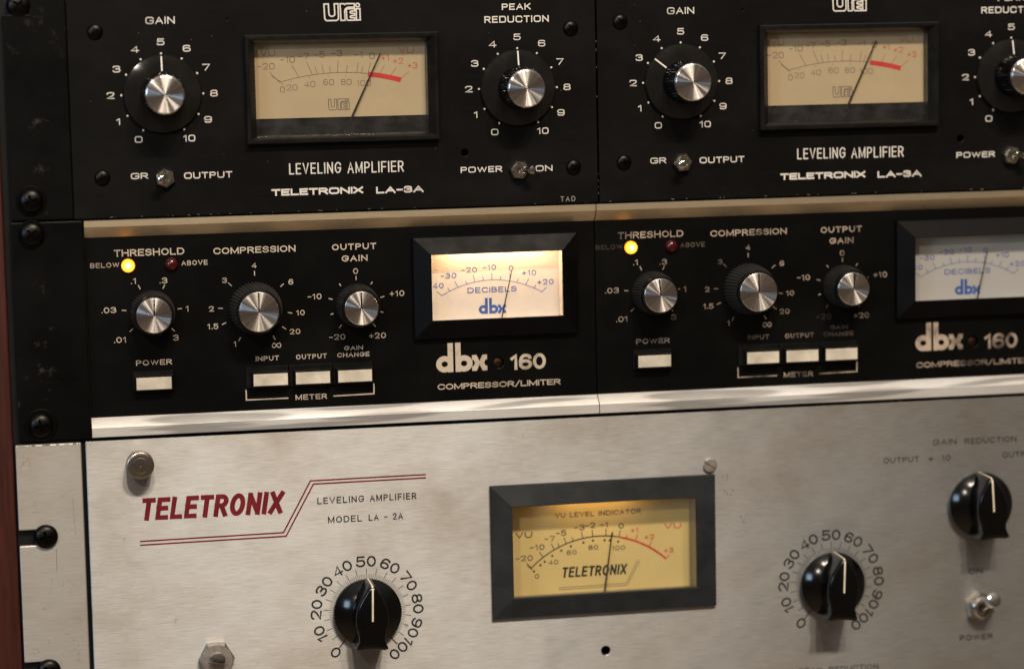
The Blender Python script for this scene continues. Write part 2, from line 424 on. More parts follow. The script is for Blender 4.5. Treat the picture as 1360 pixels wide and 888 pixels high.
def text(mb, s, H, t, m, w, style='geo', u0=None, u1=None, uc=None, v=0.0, vc=None, wscale=1.0, shear=0.0, rot=0.0, gap=None, org=None):
    """u0,u1: fit to that width on baseline v; uc: centred there; vc: centred on that height. t = stroke width (mm)"""
    st = STY[style]; gp = (st['gap'] if gap is None else gap)*H
    if vc is not None: v = vc - H/2
    wid = [GL[c][0]*H*wscale for c in s]; nat = sum(wid); adv_fixed = len(s)*t + gp*(len(s)-1)
    if u1 is not None:
        k = max(.15, (u1-u0-adv_fixed)/nat) if nat > 0 else 1
    else:
        k = 1; tot = nat+adv_fixed; u0 = uc - tot/2
    x = u0; cr, sr = math.cos(rot), math.sin(rot)
    o = org if org is not None else ((u0+(u1 if u1 is not None else u0+nat+adv_fixed))/2, v+H/2)
    for c, wd in zip(s, wid):
        wd *= k
        for j, stroke in enumerate(GL[c][1]):
            closed = stroke[0] == 'c'; noext = stroke[0] == 'n'; pts = stroke[1:] if closed or noext else stroke
            path = []
            for (a, b) in rnd(pts, st['r'], closed):
                px = x + t/2 + a*wd; py = v + t/2 + b*(H-t); px += shear*(py-v)
                dx, dy = px-o[0], py-o[1]; path.append((o[0]+dx*cr-dy*sr, o[1]+dx*sr+dy*cr))
            if not closed and not noext:   # butt ends reach the cap line
                for (e_, f_) in ((0, 1), (-1, -2)):
                    d = Vector(path[e_])-Vector(path[f_]); d = d.normalized()*t/2 if d.length else d
                    path[e_] = (path[e_][0]+d.x, path[e_][1]+d.y)
                if st['flare'] and len(path) >= 2:
                    for side in (0, 1):
                        if side: path.reverse()
                        d = Vector(path[1])-Vector(path[0]); L = d.length
                        if L > t*1.6: q = Vector(path[0])+d*(t*.7/L); path.insert(1, (q.x, q.y))
            mb.ribbon(path, t, w+.012*j, m, closed, 0 if noext else st['flare'])
        x += wd + t + gp
def line(mb, a, b, t, w, m): mb.ribbon([a, b], t, w, m)
def arc_pts(c, r, a0, a1, n=24): return [(c[0]+r*math.sin(math.radians(a0+(a1-a0)*i/n)), c[1]+r*math.cos(math.radians(a0+(a1-a0)*i/n))) for i in range(n+1)]
def circ3(p, q, r):
    ax, ay, bx, by, cx, cy = *p, *q, *r
    d = 2*(ax*(by-cy)+bx*(cy-ay)+cx*(ay-by))
    ux = ((ax*ax+ay*ay)*(by-cy)+(bx*bx+by*by)*(cy-ay)+(cx*cx+cy*cy)*(ay-by))/d
    uy = ((ax*ax+ay*ay)*(cx-bx)+(bx*bx+by*by)*(ax-cx)+(cx*cx+cy*cy)*(bx-ax))/d
    return (ux, uy), math.hypot(ax-ux, ay-uy)
def ang(c, p): return math.degrees(math.atan2(p[0]-c[0], p[1]-c[1]))
def urei(mb, u0, u1, v0, v1, t, m, w):
    X = lambda x: u0+t/2+(x-228)/(962-228)*(u1-u0-t); Y = lambda y: v1-t/2-(y-72)/(420-72)*(v1-v0-t)
    def P(pts, r=70):
        q = rnd([(a[0], a[1]) if len(a) > 2 else (a[0], a[1], S0) for a in pts], r, True)
        mb.ribbon([(X(a), Y(b)) for a, b in q], t, w, m, True)
    r_ = 1
    P([(228,75),(318,75),(326,332,r_),(446,332,r_),(438,75),(516,75),(520,420,r_),(238,420,r_)], 55)
    P([(558,75),(632,75),(648,92),(680,75),(848,75),(848,150),(646,150,r_),(655,420),(568,420)], 90)
    P([(856,182),(682,182,r_),(690,420,r_),(852,420),(852,372),(758,366,r_),(758,330,r_),(852,322),(852,282),(758,274,r_),(758,234,r_),(856,228)], 30)
    P([(886,182),(962,182),(962,420),(886,420)])
    mb.ribbon([(X(917+38*math.cos(i*math.pi/9)), Y(108+36*math.sin(i*math.pi/9))) for i in range(18)], t, w, m, True)
def dbxlogo(mb, u0, u1, vb, H, m, w):
    """lower case letters with tall stems: bowls and a small x"""
    L = u1-u0; t = L*.105; xh = H*.56; b = L*.335   # bowl width
    def bowl(c0, dz): mb.ribbon([(c0+b/2+(b-t)/2*math.cos(i*math.pi/16), vb+xh/2+(xh-t)/2*math.sin(i*math.pi/16)) for i in range(32)], t, w+dz, m, True)
    bowl(u0, 0); mb.ribbon([(u0+b-t/2, vb), (u0+b-t/2, vb+H)], t, w+.012, m)
    s2 = u0+b+L*.045; mb.ribbon([(s2+t/2, vb), (s2+t/2, vb+H)], t, w+.012, m); bowl(s2, 0)
    x0 = s2+b-L*.01; x1 = u1; xm = (x0+x1)/2; y = vb+xh/2; q = t*.9
    mb.ribbon([(x0, vb+xh-t/2), (x0+L*.06, vb+xh-t/2), (xm-t*.35, y), (x0+L*.06, vb+t/2), (x0, vb+t/2)], q, w+.024, m)
    mb.ribbon([(x1, vb+xh-t/2), (x1-L*.06, vb+xh-t/2), (xm+t*.35, y), (x1-L*.06, vb+t/2), (x1, vb+t/2)], q, w+.036, m)

# ------------------------------------------------------------------ things and hardware
def thing(name, label, cat, loc, group=None):
    o = bpy.data.objects.new(name, None); COL.objects.link(o); o.empty_display_size = .02
    o.location = (loc[0]*MM, -loc[2]*MM, loc[1]*MM); o['label'] = label; o['category'] = cat
    if group: o['group'] = group
    return o
SCREWS = {}
def screw_mesh(kind):
    if kind in SCREWS: return SCREWS[kind]
    r, h, m, slot = {'small': (3.1, 1.7, 'screw_black', 0), 'rack': (4.9, 2.9, 'screw_black', 0), 'slotted': (3.0, 1.2, 'hex_steel', 1)}[kind]
    prof = [(r, 0), (r, h*.25)] + [(r*math.cos(a), h*.25+h*.75*math.sin(a)) for a in [math.radians(x) for x in (12, 25, 40, 55, 70, 80)]] + [(.02*r, h)]
    if slot: prof = [(r, 0), (r, h*.7), (r*.9, h*.95), (r*.6, h), (.02*r, h)]
    b = MB(); b.lathe(prof, 0, 0, m, 40)
    if slot: cut = [boxvf(-r*1.2, r*1.2, -.38, .38, h*.25, h*3)]
    else:
        a = r*.52; t = r*.10
        cut = [boxvf(-a, a, -t, t, h*.3, h*3), boxvf(-t, t, -a, a, h*.3, h*3)]
    V, F = bake(b.v, b.f, cut, 0)
    SCREWS[kind] = (V, F, m); return SCREWS[kind]
def screw(name, kind, parent, u, v, w, rot=0, washer=0):
    V, F, m = screw_mesh(kind); b = MB(); c, s = math.cos(rot), math.sin(rot)
    zo = .7 if washer else 0
    b.add([(x*c-y*s, x*s+y*c, z+zo) for x, y, z in V], F, m)
    o = b.build(name, parent, (u, v, w))
    if washer:
        q = MB(); q.lathe([(washer, 0), (washer, .45), (washer-.3, .7), (2.2, .7)], 0, 0, 'screw_black', 40); q.build('washer', o)
    return o
def toggle(name, parent, u, v, w, r, tip, L, m='bright_nickel', fat=1.0):
    """hex nut, threaded bushing and bat lever; tip = (du,dv) where the lever end lies"""
    b = MB(); a0 = random.uniform(0, 1)
    hexa = lambda rr, ww: [(rr*math.cos(a0+i*math.pi/3), rr*math.sin(a0+i*math.pi/3), ww) for i in range(6)]
    b.loft([hexa(r, 0), hexa(r, r*.42), hexa(r*.9, r*.56)], m)
    prof = [(r*.68, r*.5)]
    for i in range(4): prof += [(r*.68, r*.6+i*r*.09), (r*.63, r*.645+i*r*.09)]
    prof += [(r*.60, r*1.0), (r*.44, r*1.0), (r*.40, r*.55), (.02, r*.55)]
    b.lathe(prof, 0, 0, m, 32)
    o = b.build(name, parent, (u, v, w))
    q = MB(); d = Vector((tip[0], tip[1], L)); ax = d.normalized()
    e1 = ax.cross(Vector((0.3, 1, 0))).normalized(); e2 = ax.cross(e1)
    base = Vector((0, 0, r*.5)); loops = []
    for (f, rr) in [(0, .26), (.25, .26), (.6, .33), (.88, .41), (.95, .39), (.99, .28), (1.0, .06)]:
        c = base + (d-base)*f
        loops.append([tuple(c+(e1*math.cos(i*math.pi/10)+e2*math.sin(i*math.pi/10))*rr*r*fat) for i in range(20)])
    q.loft(loops, 'chrome'); q.build('lever', o)
    return o
def skirted_knob(parent, u, v, ptr):
    """clear dark skirt, ribbed black grip, turned aluminium cap"""
    b = MB(); b.ribbed([(8.9, 8.3, 3.6), (8.7, 8.1, 9), (8.4, 7.9, 17.8), (7.8, 7.8, 18.6)], 0, 0, 40, 'knob_plastic')
    o = b.build('knob', parent, (u, v, 0))
    s = MB(); s.lathe([(14.9, .5), (15.6, .8), (15.75, 1.1), (15.3, 1.98), (9.5, 3.54), (8.6, 3.56)], 0, 0, 'skirt_plastic', 96); s.build('skirt', o)
    c = MB(); c.lathe([(7.7, 17.5), (7.75, 19.6), (7.45, 20.2), (7.1, 20.35), (.04, 20.42)], 0, 0, 'turned_aluminium', 96); c.build('cap', o, smooth=20)
    p = MB(); a = math.radians(ptr); d = Vector((math.sin(a), math.cos(a))); nn = Vector((-d.y, d.x))
    V = []
    for (r, w) in ((9.3, 3.72), (15.2, 2.12)):
        for sgn in (-.29, .29): q = d*r+nn*sgn; V.append((q.x, q.y, w))
    p.add(V, [(0, 1, 3, 2)], 'ink_white'); p.build('pointer', o)
    return o
def small_knob(parent, u, v, rb, rc, h, ptr):
    b = MB(); rt = rc+1.15
    b.lathe([(rb+.15, .3), (rb+.15, 1.6)], 0, 0, 'rib_rubber', 64)
    b.ribbed([(rb, rb-.5, 1.6), ((rb+rt)/2+.25, (rb+rt)/2-.3, h*.5), (rt+.05, rt-.45, h-2.6)], 0, 0, 46, 'rib_rubber', .35)
    b.lathe([(rt-.1, h-2.7), (rt-.1, h-1.6), (rt-.5, h-.9), (rc-.1, h-.7)], 0, 0, 'knob_plastic', 64)
    o = b.build('knob', parent, (u, v, -4))
    c = MB(); c.lathe([(rc, h-1.2), (rc, h-.25), (rc-.25, h), (.04, h+.03)], 0, 0, 'turned_aluminium', 96); c.build('cap', o, smooth=20)
    p = MB(); a = math.radians(ptr); d = Vector((math.sin(a), math.cos(a))); nn = Vector((-d.y, d.x)); V = []
    for r in (0, rc-.2):
        for sg in (-.30, .30): q = d*r+nn*sg; V.append((q.x, q.y, h+.08))
    p.add(V, [(0, 1, 3, 2)], 'hole_black'); p.build('pointer', o)
    return o
def bar_knob(parent, u, v, ptr):
    """round flared skirt with a moulded pointer bar across it and a cream line"""
    b = MB()
    b.lathe([(14.0, .5), (14.25, 1.0), (14.2, 2.9), (13.9, 3.3), (5.6, 7.6), (.02, 7.8)], 0, 0, 'gloss_black', 96)
    half = [(0, 14.1), (1.0, 14.05), (1.6, 13.6), (2.6, 12.0), (3.8, 10.0), (4.6, 8.7), (5.5, 7.0), (6.3, 4.6), (6.8, 2.0), (6.85, -1.0), (6.5, -3.6), (5.8, -6.0), (5.5, -7.6), (5.6, -9.0), (6.2, -10.8), (6.7, -12.4), (5.0, -12.9), (2.6, -12.6), (0, -12.5)]
    full = half + [(-x, y) for x, y in reversed(half[1:-1])]
    # smooth the outline
    n = len(full); fine = []
    for i in range(n):
        p0, p1, p2, p3 = full[i-1], full[i], full[(i+1) % n], full[(i+2) % n]
        for k in range(3):
            t = k/3
            fine.append(tuple(.5*((2*p1[d])+(-p0[d]+p2[d])*t+(2*p0[d]-5*p1[d]+4*p2[d]-p3[d])*t*t+(-p0[d]+3*p1[d]-3*p2[d]+p3[d])*t**3) for d in (0, 1)))
    def lay(f, w, dy=0): return [(x*f, y*f+dy, w) for x, y in fine]
    b.loft([lay(1.02, 1.2), lay(1.01, 8), lay(1.0, 15.6), lay(.985, 16.6), lay(.95, 17.3), lay(.88, 17.7)], 'gloss_black')
    o = b.build('knob', parent, (u, v, 0), smooth=50)
    o.rotation_euler = (0, math.radians(ptr), 0)
    q = MB(); hw = .38
    path = [(-.4, 17.78), (12.2, 17.78), (13.2, 17.5), (13.95, 16.6), (14.25, 15.6), (14.42, 8), (14.5, 1.4)]
    V = [(sx*hw, y, w) for (y, w) in path for sx in (-1, 1)]
    q.add(V, [(2*i, 2*i+1, 2*i+3, 2*i+2) for i in range(len(path)-1)], 'line_cream')
    q.build('pointer_line', o)
    return o
def needle(parent, a, b, w, t=.42):
    q = MB(); d = (Vector(b)-Vector(a)).normalized(); nn = Vector((-d.y, d.x))
    A = Vector(a); B = Vector(b); V = []
    for P, hw in ((A, t*.32), (B, t*.62)):
        for sx in (-1, 1):
            for z in (0, .3): r = P+nn*hw*sx; V.append((r.x, r.y, w+z))
    q.add(V, [(0,1,3,2),(4,6,7,5),(0,4,5,1),(2,3,7,6),(1,5,7,3),(0,2,6,4)], 'needle_black')
    return q.build('needle', parent)
def pane(parent, u0, u1, v0, v1, w):
    q = MB(); q.add([(u0,v0,w),(u1,v0,w),(u1,v1,w),(u0,v1,w)], [(0,1,2,3)], 'meter_glass'); return q.build('glass', parent, smooth=0)
def meter_lamp(parent, pos, sx, sy, power, color):
    d = bpy.data.lights.new('meter_lamp', 'AREA'); d.shape = 'RECTANGLE'; d.size = sx*MM; d.size_y = sy*MM; d.energy = power; d.color = color
    o = bpy.data.objects.new('meter_lamp', d); COL.objects.link(o); o.parent = parent
    o.location = (pos[0]*MM, -pos[2]*MM, pos[1]*MM); return o
# ------------------------------------------------------------------ rack cabinet
cab = thing('rack_cabinet', 'dark reddish brown wooden rack side panel along the far left edge', 'rack cabinet', (-246, -50, 0))
b = MB(); V, F = bake(*boxvf(-24, 1.6, -200, 200, -300, -2.0), (), 1.0, 3); b.add(V, F, 'red_wood'); b.build('side_panel', cab)
b = MB(); b.box(1.7, 36, -200, 200, -8, -4.5, 'chassis_black'); b.build('rack_rail', cab)

# ------------------------------------------------------------------ black two-knob amplifiers
def dial_print(mb, cu, cv):
    for k in range(11):
        a = math.radians((k-5)*30); mb.disc(cu+16.4*math.sin(a), cv+16.4*math.cos(a), .42, .05, 'ink_white')
        r = 21.0 if k not in (0, 10) else 20.6
        x = cu+r*math.sin(a)*.985; y = cv+r*math.cos(a)
        text(mb, str(k), 2.65, .42, 'ink_white', .05, 'micro', uc=x, vc=y, wscale=1.25 if k != 10 else 1.1)
def leveling_amplifier(u, label, gain_ptr, peak_ptr, needle_to, gr_tip, ear):
    t = thing('leveling_amplifier', label, 'amplifier', (u, 0, 0), 'black half-width amplifiers in the top row')
    O = 108.5    # local u = panel u of the left unit + O
    X = lambda a: a+O
    f = MB()
    plate(f, X(-216.3), X(-.6+1.2), .35, 88.7, -3.0, 0, 'black_brushed', [(X(-143.5), X(-69.8), 29.8, 70.2)], [(X(-56.5), 22.74, 1.45), (X(-152.44), 79.05, .35)], .4)
    z = .05; W = 'ink_white'
    text(f, 'GAIN', 2.85, .44, W, z, 'micro', X(-185.15), X(-173.5), v=77.75)
    text(f, 'PEAK', 2.6, .48, W, z, 'micro', X(-39.7), X(-27.6), v=80.75)
    text(f, 'REDUCTION', 2.75, .48, W, z, 'micro', X(-47.1), X(-20.1), v=75.6)
    text(f, 'GR', 2.4, .38, W, z, 'micro', X(-193.2), X(-186.4), v=15.9)
    text(f, 'OUTPUT', 2.55, .46, W, z, 'micro', X(-171.9), X(-152.5), v=15.4)
    text(f, 'POWER', 2.45, .46, W, z, 'micro', X(-58.4), X(-41.0), v=14.4)
    text(f, 'ON', 2.5, .46, W, z, 'micro', X(-26.9), X(-19.7), v=14.1)
    text(f, 'LEVELING', 4.55, .52, W, z, 'cond', X(-129.3), X(-108.0), v=15.85, gap=.15)
    text(f, 'AMPLIFIER', 4.55, .52, W, z, 'cond', X(-105.4), X(-82.1), v=15.65, gap=.15)
    text(f, 'TELETRONIX', 2.75, .72, W, z, 'micro', X(-136.8), X(-99.2), v=7.35, gap=.12)
    text(f, 'LA-3A', 2.75, .68, W, z, 'micro', X(-93.8), X(-74.1), v=7.0, gap=.14)
    urei(f, X(-113.4), X(-98.2), 77.5, 84.8, .55, W, z)
    dial_print(f, X(-179.45), 49.6); dial_print(f, X(-33.6), 48.7)
    for k in range(22):
        a = random.uniform(-215, -1); L_ = random.uniform(.2, 1.3); line(f, (X(a), .62+random.uniform(0, .3)), (X(a+L_), .62+random.uniform(0, .25)), random.uniform(.08, .22), z, 'scratch_ink')
    for k in range(9):
        a = random.uniform(2, 70); line(f, (X(-.25), a), (X(-.3), a+random.uniform(.2, 1.2)), random.uniform(.08, .18), z, 'scratch_ink')
    for k in range(16):
        a = random.uniform(-214, -5); b_ = random.uniform(3, 87); line(f, (X(a), b_), (X(a+random.uniform(-.5, .5)), b_+random.uniform(-.2, .2)), .12, z-.03, 'scratch_ink')
    if ear: text(f, 'TAD', 2.1, .34, 'scratch_ink', z, 'geo', X(-16.5), X(-10.2), v=1.3, gap=.35)
    f.build('faceplate', t, smooth=0)
    c = MB(); c.box(X(-215.5), X(-.4), 1.2, 88, -200, -14, 'chassis_black'); c.build('chassis', t)
    # meter
    u0, u1, v0, v1 = X(-146.2), X(-67.2), 28.7, 72.5
    mtr = MB()
    mtr.frame([(u0,u1,v0,v1,.0),(u0,u1,v0,v1,3.6),(u0+.4,u1-.4,v0+.4,v1-.4,4.0),(u0+1.5,u1-1.5,v0+1.5,v1-1.5,4.0),(u0+1.8,u1-1.8,v0+1.8,v1-1.8,3.7),(u0+4.2,u1-4.2,v0+3.1,v1-3.6,.6),(u0+4.2,u1-4.2,v0+3.1,v1-3.6,-5.2)], 'bezel_black')
    g0, g1, h0, h1 = u0+4.2, u1-4.2, v0+3.1, v1-3.6
    mtr.add([(g0,h0,-5.2),(g1,h0,-5.2),(g1,h1,-5.2),(g0,h1,-5.2)], [(0,1,2,3)], 'meter_black')
    M = mtr.build('vu_meter', t)
    d = MB(); d.box(g0+.05, g1-.05, 38.6, h1-.05, -5.1, -4.6, 'face_cream')
    A = lambda x: X(x)+.28; B = lambda y: y+.0; zf = -4.55; K = 'ink_grey'; Rr = 'ink_red_meter'
    ctr, rad = circ3((A(-132.09), 53.2), (A(-110), 56.4), (A(-95.5), 56.0))
    ctr, rad = circ3((A(-132.09), 53.2), (A(-107), 56.7), (A(-81.9), 53.3))
    d.ribbon(arc_pts(ctr, rad, ang(ctr, (A(-132.1), 53.3)), ang(ctr, (A(-95.6), 56.2))), .22, zf, K)
    d.ribbon(arc_pts(ctr, rad-.2, ang(ctr, (A(-95.6), 56.2)), ang(ctr, (A(-81.9), 53.3)), 10), 2.0, zf, Rr)
    for a, c2 in [((-135.89,57.43),(-132.09,53.43)),((-135.2,55.9),(-131.2,53.3)),((-126.7,60.0),(-123.94,55.3)),((-120.74,61.42),(-118.5,56.21)),((-117.37,59.38),(-116.41,56.37)),((-114.43,60.04),(-113.81,56.42)),((-111.33,59.25),(-110.99,56.56)),((-107.72,61.44),(-108.07,56.5)),((-104.01,59.5),(-104.42,56.4)),((-99.37,60.75),(-100.24,56.3)),((-97.54,58.95),(-98.35,56.2)),((-94.34,60.64),(-95.5,56.2))]:
        line(d, (A(a[0]), a[1]), (A(c2[0]), c2[1]), .2, zf, K)
    for a, c2 in [((-88.61,59.17),(-90.48,56.1)),((-83.68,58.33),(-86.09,55.1)),((-78.46,56.45),(-81.9,53.6))]: line(d, (A(a[0]), a[1]), (A(c2[0]), c2[1]), .2, zf, Rr)
    text(d, 'VU', 2.6, .24, K, zf, 'micro', A(-139.4), A(-133.5), v=64.0); text(d, 'VU', 2.6, .24, Rr, zf, 'micro', A(-82.6), A(-76.4), v=64.0)
    for s, x, y in [('-20',-137.27,59.82),('-10',-128.39,62.41),('-7',-121.71,63.6),('-5',-115.35,64.19),('-3',-108.15,64.55),('-1',-99.18,63.85),('0',-93.64,63.21)]:
        text(d, s, 2.5, .26, K, zf, 'micro', uc=A(x), vc=y, wscale=.95)
    for s, x, y in [('+1',-88.31,62.27),('+2',-82.98,60.91),('+3',-77.02,58.91)]: text(d, s, 2.4, .26, Rr, zf, 'micro', uc=A(x), vc=y, wscale=.85)
    for s, x, y in [('0',-130.83,50.31),('20',-126.97,51.04),('40',-119.66,52.21),('60',-111.83,52.86),('80',-104.62,52.79),('100',-97.3,52.21)]:
        text(d, s, 2.35, .22, K, zf, 'micro', uc=A(x), vc=y, wscale=.9)
    for x, y in [(-130.8,52.6),(-127.2,53.6),(-119.7,54.8),(-111.9,55.3),(-104.6,55.2),(-97.3,54.5)]: d.disc(A(x), y, .2, zf, K)
    urei(d, A(-112.3), A(-103.5), 41.4, 46.1, .28, K, zf)
    d.build('dial_face', M, smooth=0)
    x0, y0 = needle_to
    needle(M, (A(x0), y0), (A(x0-13.4), 36.4), -3.6, .7)
    pane(M, g0, g1, h0, h1, .3)
    skirted_knob(t, X(-179.5), 49.7, gain_ptr); skirted_knob(t, X(-33.8), 48.8, peak_ptr)
    toggle('toggle_switch', t, X(-179.6), 16.0, 0, 4.2, gr_tip, 8.5)
    toggle('toggle_switch', t, X(-34.0), 15.0, 0, 4.3, (4.6, .2), 8.5)
    for (a, c2, r) in [(-205.3, 75.2, .5), (-204.6, 16.9, .25), (-10.95, 72.9, .6), (-10.75, 15.5, .8)]: screw('panel_screw', 'small', t, X(a), c2, 0, r)
    if ear:
        e = MB(); plate(e, X(-241.6), X(-216.5), .4, 88.9, -4.2, -1.2, 'black_ear', [(X(-243), X(-231), 82.6, 89.4)] , (), .5); e.build('rack_ear', t, smooth=0)
        screw('rack_screw', 'rack', t, X(-233.2), 8.4, -1.2, .3, 6.0); screw('rack_screw', 'rack', t, X(-234.9), 86.2, -2.6, .9)
    return t
leveling_amplifier(-108.5, 'black two-knob amplifier bolted to the black rack ear, gain pointer straight up', 0, 0, (-90.4, 64.2), (-2.4, -.2), True)
leveling_amplifier(-108.5+215.4, 'black two-knob amplifier whose gain pointer is turned towards 3, right of the panel seam', -50, 0, (-93.2, 65.0), (-2.2, -.5), False)

# ------------------------------------------------------------------ black compressors with aluminium edges
def compressor(u, label, u_left, inks, lit, ptrs, needle_to, ear):
    t = thing('compressor', label, 'compressor', (u, -44.5, -4), 'black half-width compressors in the middle row')
    X = lambda a: a+107.0; Y = lambda b_: b_+44.5
    # everything in this unit is modelled with w measured from the panel (w = -4 on the rack front)
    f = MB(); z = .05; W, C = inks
    L, Rg = X(u_left), X(-1.65)
    plate(f, L, Rg, Y(-81.2), Y(-7.0), -3, 0, 'black_satin', [(X(-76.5), X(-11.5), Y(-51.5), Y(-14.0))], [(X(-43.6), Y(-65.5), 2.45)], .2)
    text(f, 'THRESHOLD', 2.75, .46, W, z, 'copper', X(-201.0), X(-172.7), v=Y(-15.45), gap=.2)
    text(f, 'BELOW', 1.95, .30, C, z, 'copper', X(-210.7), X(-199.1), v=Y(-19.75)); text(f, 'ABOVE', 1.95, .30, C, z, 'copper', X(-174.0), X(-163.4), v=Y(-20.0))
    text(f, 'COMPRESSION', 2.6, .46, W, z, 'copper', X(-160.9), X(-127.3), v=Y(-15.9), gap=.2)
    text(f, 'OUTPUT', 2.5, .46, W, z, 'copper', X(-112.2), X(-93.9), v=Y(-16.0)); text(f, 'GAIN', 2.5, .46, W, z, 'copper', X(-108.3), X(-97.6), v=Y(-20.8))
    D = lambda s, x, y, h=2.35, ws=.9, m=W: text(f, s, h, .34, m, z, 'geo', uc=X(x), vc=Y(y), wscale=ws)
    for s, x, y in [('.1',-193.6,-25.6),('.3',-181.5,-25.85),('.03',-203.95,-37.1),('1',-172.3,-37.7),('3',-177.3,-49.4),('.01',-199.9,-49.4)]: D(s, x, y, 2.35, 1.0)
    for s, x, y in [('4',-144.5,-21.0),('3',-156.7,-26.7),('2',-162.5,-38.2),('1.5',-162.1,-45.4),('1',-153.3,-53.0),('20',-128.5,-48.9),('10',-126.0,-41.2),('6',-129.6,-28.3)]: D(s, x, y, 2.2)
    f.ribbon([(X(-136.3)+1.75*math.sin(k*math.pi/16)/(1+math.cos(k*math.pi/16)**2)*1.0, Y(-54.3)+2.6*math.sin(k*math.pi/16)*math.cos(k*math.pi/16)/(1+math.cos(k*math.pi/16)**2)) for k in range(32)], .34, z, W, True)
    D('0', -102.7, -24.9); D('-10', -120.0, -34.75); D('+10', -85.7, -34.8); D('-20', -111.1, -51.9, 2.35, .9, C); D('+20', -94.3, -52.0)
    def ticks(cu, cv, r0, r1, angs):
        for a in angs: s, c_ = math.sin(math.radians(a)), math.cos(math.radians(a)); line(f, (X(cu+r0*s), Y(cv+r0*c_)), (X(cu+r1*s), Y(cv+r1*c_)), .36, z, W)
    ticks(-186.6, -38.4, 10.4, 12.2, (-85, -25, 27, 86, 133, -130)); ticks(-144.4, -38.6, 13.4, 15.3, (0, -45, -88, -114, -151, 150, 127, 100, 51))
    ticks(-102.6, -38.9, 10.3, 12.0, (0, 75, -75, 141, -141)); ticks(-102.6, -38.9, 10.3, 11.5, (-38, 36, -108, 108))
    text(f, 'POWER', 2.15, .36, W, z, 'copper', X(-193.8), X(-179.3), v=Y(-60.25))
    text(f, 'INPUT', 1.95, .32, C, z, 'copper', X(-145.0), X(-135.5), v=Y(-60.5)); text(f, 'OUTPUT', 1.95, .36, W, z, 'copper', X(-128.4), X(-115.7), v=Y(-60.5))
    text(f, 'GAIN', 1.75, .32, C, z, 'copper', X(-108.3), X(-100.5), v=Y(-57.6)); text(f, 'CHANGE', 1.85, .32, C, z, 'copper', X(-111.3), X(-97.9), v=Y(-60.4))
    text(f, 'METER', 2.15, .38, W, z, 'copper', X(-129.1), X(-116.1), v=Y(-77.35))
    f.ribbon([(X(-149.4), Y(-72.0)), (X(-149.4), Y(-76.4)), (X(-132.1), Y(-76.4))], .5, z, W); f.ribbon([(X(-113.4), Y(-76.4)), (X(-96.4), Y(-76.2)), (X(-96.4), Y(-71.9))], .5, z, W)
    dbxlogo(f, X(-70.0), X(-48.4), Y(-68.65), 12.3, W, z)
    text(f, '160', 6.6, 1.35, W, z, 'geo', X(-38.4), X(-23.3), v=Y(-68.9), gap=.06)
    text(f, 'COMPRESSOR/LIMITER', 2.35, .42, W, z, 'copper', X(-69.6), X(-17.2), v=Y(-75.85), gap=.16)
    f.build('faceplate', t, smooth=0)
    c = MB(); c.box(L+.5, Rg-.3, Y(-87.5), Y(-1), -196, -10, 'chassis_black'); c.build('chassis', t)
    for (a0, a1, a2) in ((-.35, -2.95, -7.35), (-88.55, -84.55, -80.85)):    # outer flat, then a slope down to the panel
        q = MB(); lo, hi = L-.02, Rg+.02
        prof = [(a0, -3.0), (a0, 3.7), (a0+(-.25 if a0 > -5 else .25), 4.0), (a1, 4.0), (a1+(-.2 if a0 > -5 else .2), 3.9), (a2, .1), (a2, -3.0)]
        q.loft([[(lo, Y(a), w) for a, w in prof], [(hi, Y(a), w) for a, w in prof]], 'aluminium_trim' if a0 < -5 else 'aluminium_trim_reflect_tint'); q.f.append(list(range(len(prof)))); q.m.append(0)
        q.build('edge_trim', t, smooth=25)
    q = MB(); q.lathe([(2.35, -2.4), (2.2, -1.4), (1.6, -1.1), (.03, -1.0)], 0, 0, 'hole_screw', 24); q.build('trim_screw', t, (X(-43.6), Y(-65.5), 0))
    # indicator lamps
    for k, (x, y) in enumerate(((-195.55, -19.25), (-178.05, -19.25))):
        q = MB(); r = 2.75
        q.lathe([(r, 0)] + [(r*math.cos(a), .5+2.1*math.sin(a)) for a in [math.radians(v_) for v_ in (0, 15, 30, 45, 60, 75, 86)]], 0, 0, 'led_yellow' if k == 0 else 'led_red', 32)
        q.build('indicator_lamp', t, (X(x), Y(y), 0))
    small_knob(t, X(-186.5), Y(-38.6), 9.2, 7.05, 19, ptrs[0]); small_knob(t, X(-144.4), Y(-38.7), 11.2, 8.05, 20, ptrs[1]); small_knob(t, X(-102.5), Y(-39.0), 9.1, 6.9, 19, ptrs[2])
    # push buttons
    def button(x0, x1, y0, y1, wx0, wx1, wy0, wy1):
        q = MB(); q.frame([(x0,x1,y0,y1,0),(x0,x1,y0,y1,1.2),(x0+.25,x1-.25,y0+.25,y1-.25,1.5),(wx0-.9,wx1+.9,wy0-.6,wy1+.9,1.5),(wx0-.6,wx1+.6,wy0-.5,wy1+.7,4.2),(wx0-.35,wx1+.35,wy0-.3,wy1+.4,4.5),(wx0,wx1,wy0,wy1,4.5)], 'bezel_black')
        o = q.build('push_button', t); k = MB(); k.box(wx0+.04, wx1-.04, wy0+.04, wy1-.04, 4.0, 4.62, 'button_white', .1); k.build('button_insert', o)
    button(X(-195.6), X(-178.9), Y(-70.6), Y(-62.6), X(-194.15), X(-179.9), Y(-69.8), Y(-64.75))
    for a, b_, wa, wb in ((-149.5, -131.75, -146.6, -132.45), (-131.65, -113.5, -129.2, -115.0), (-113.4, -96.6, -111.7, -97.6)): button(X(a), X(b_), Y(-71.3), Y(-62.6), X(wa), X(wb), Y(-70.35), Y(-65.35))
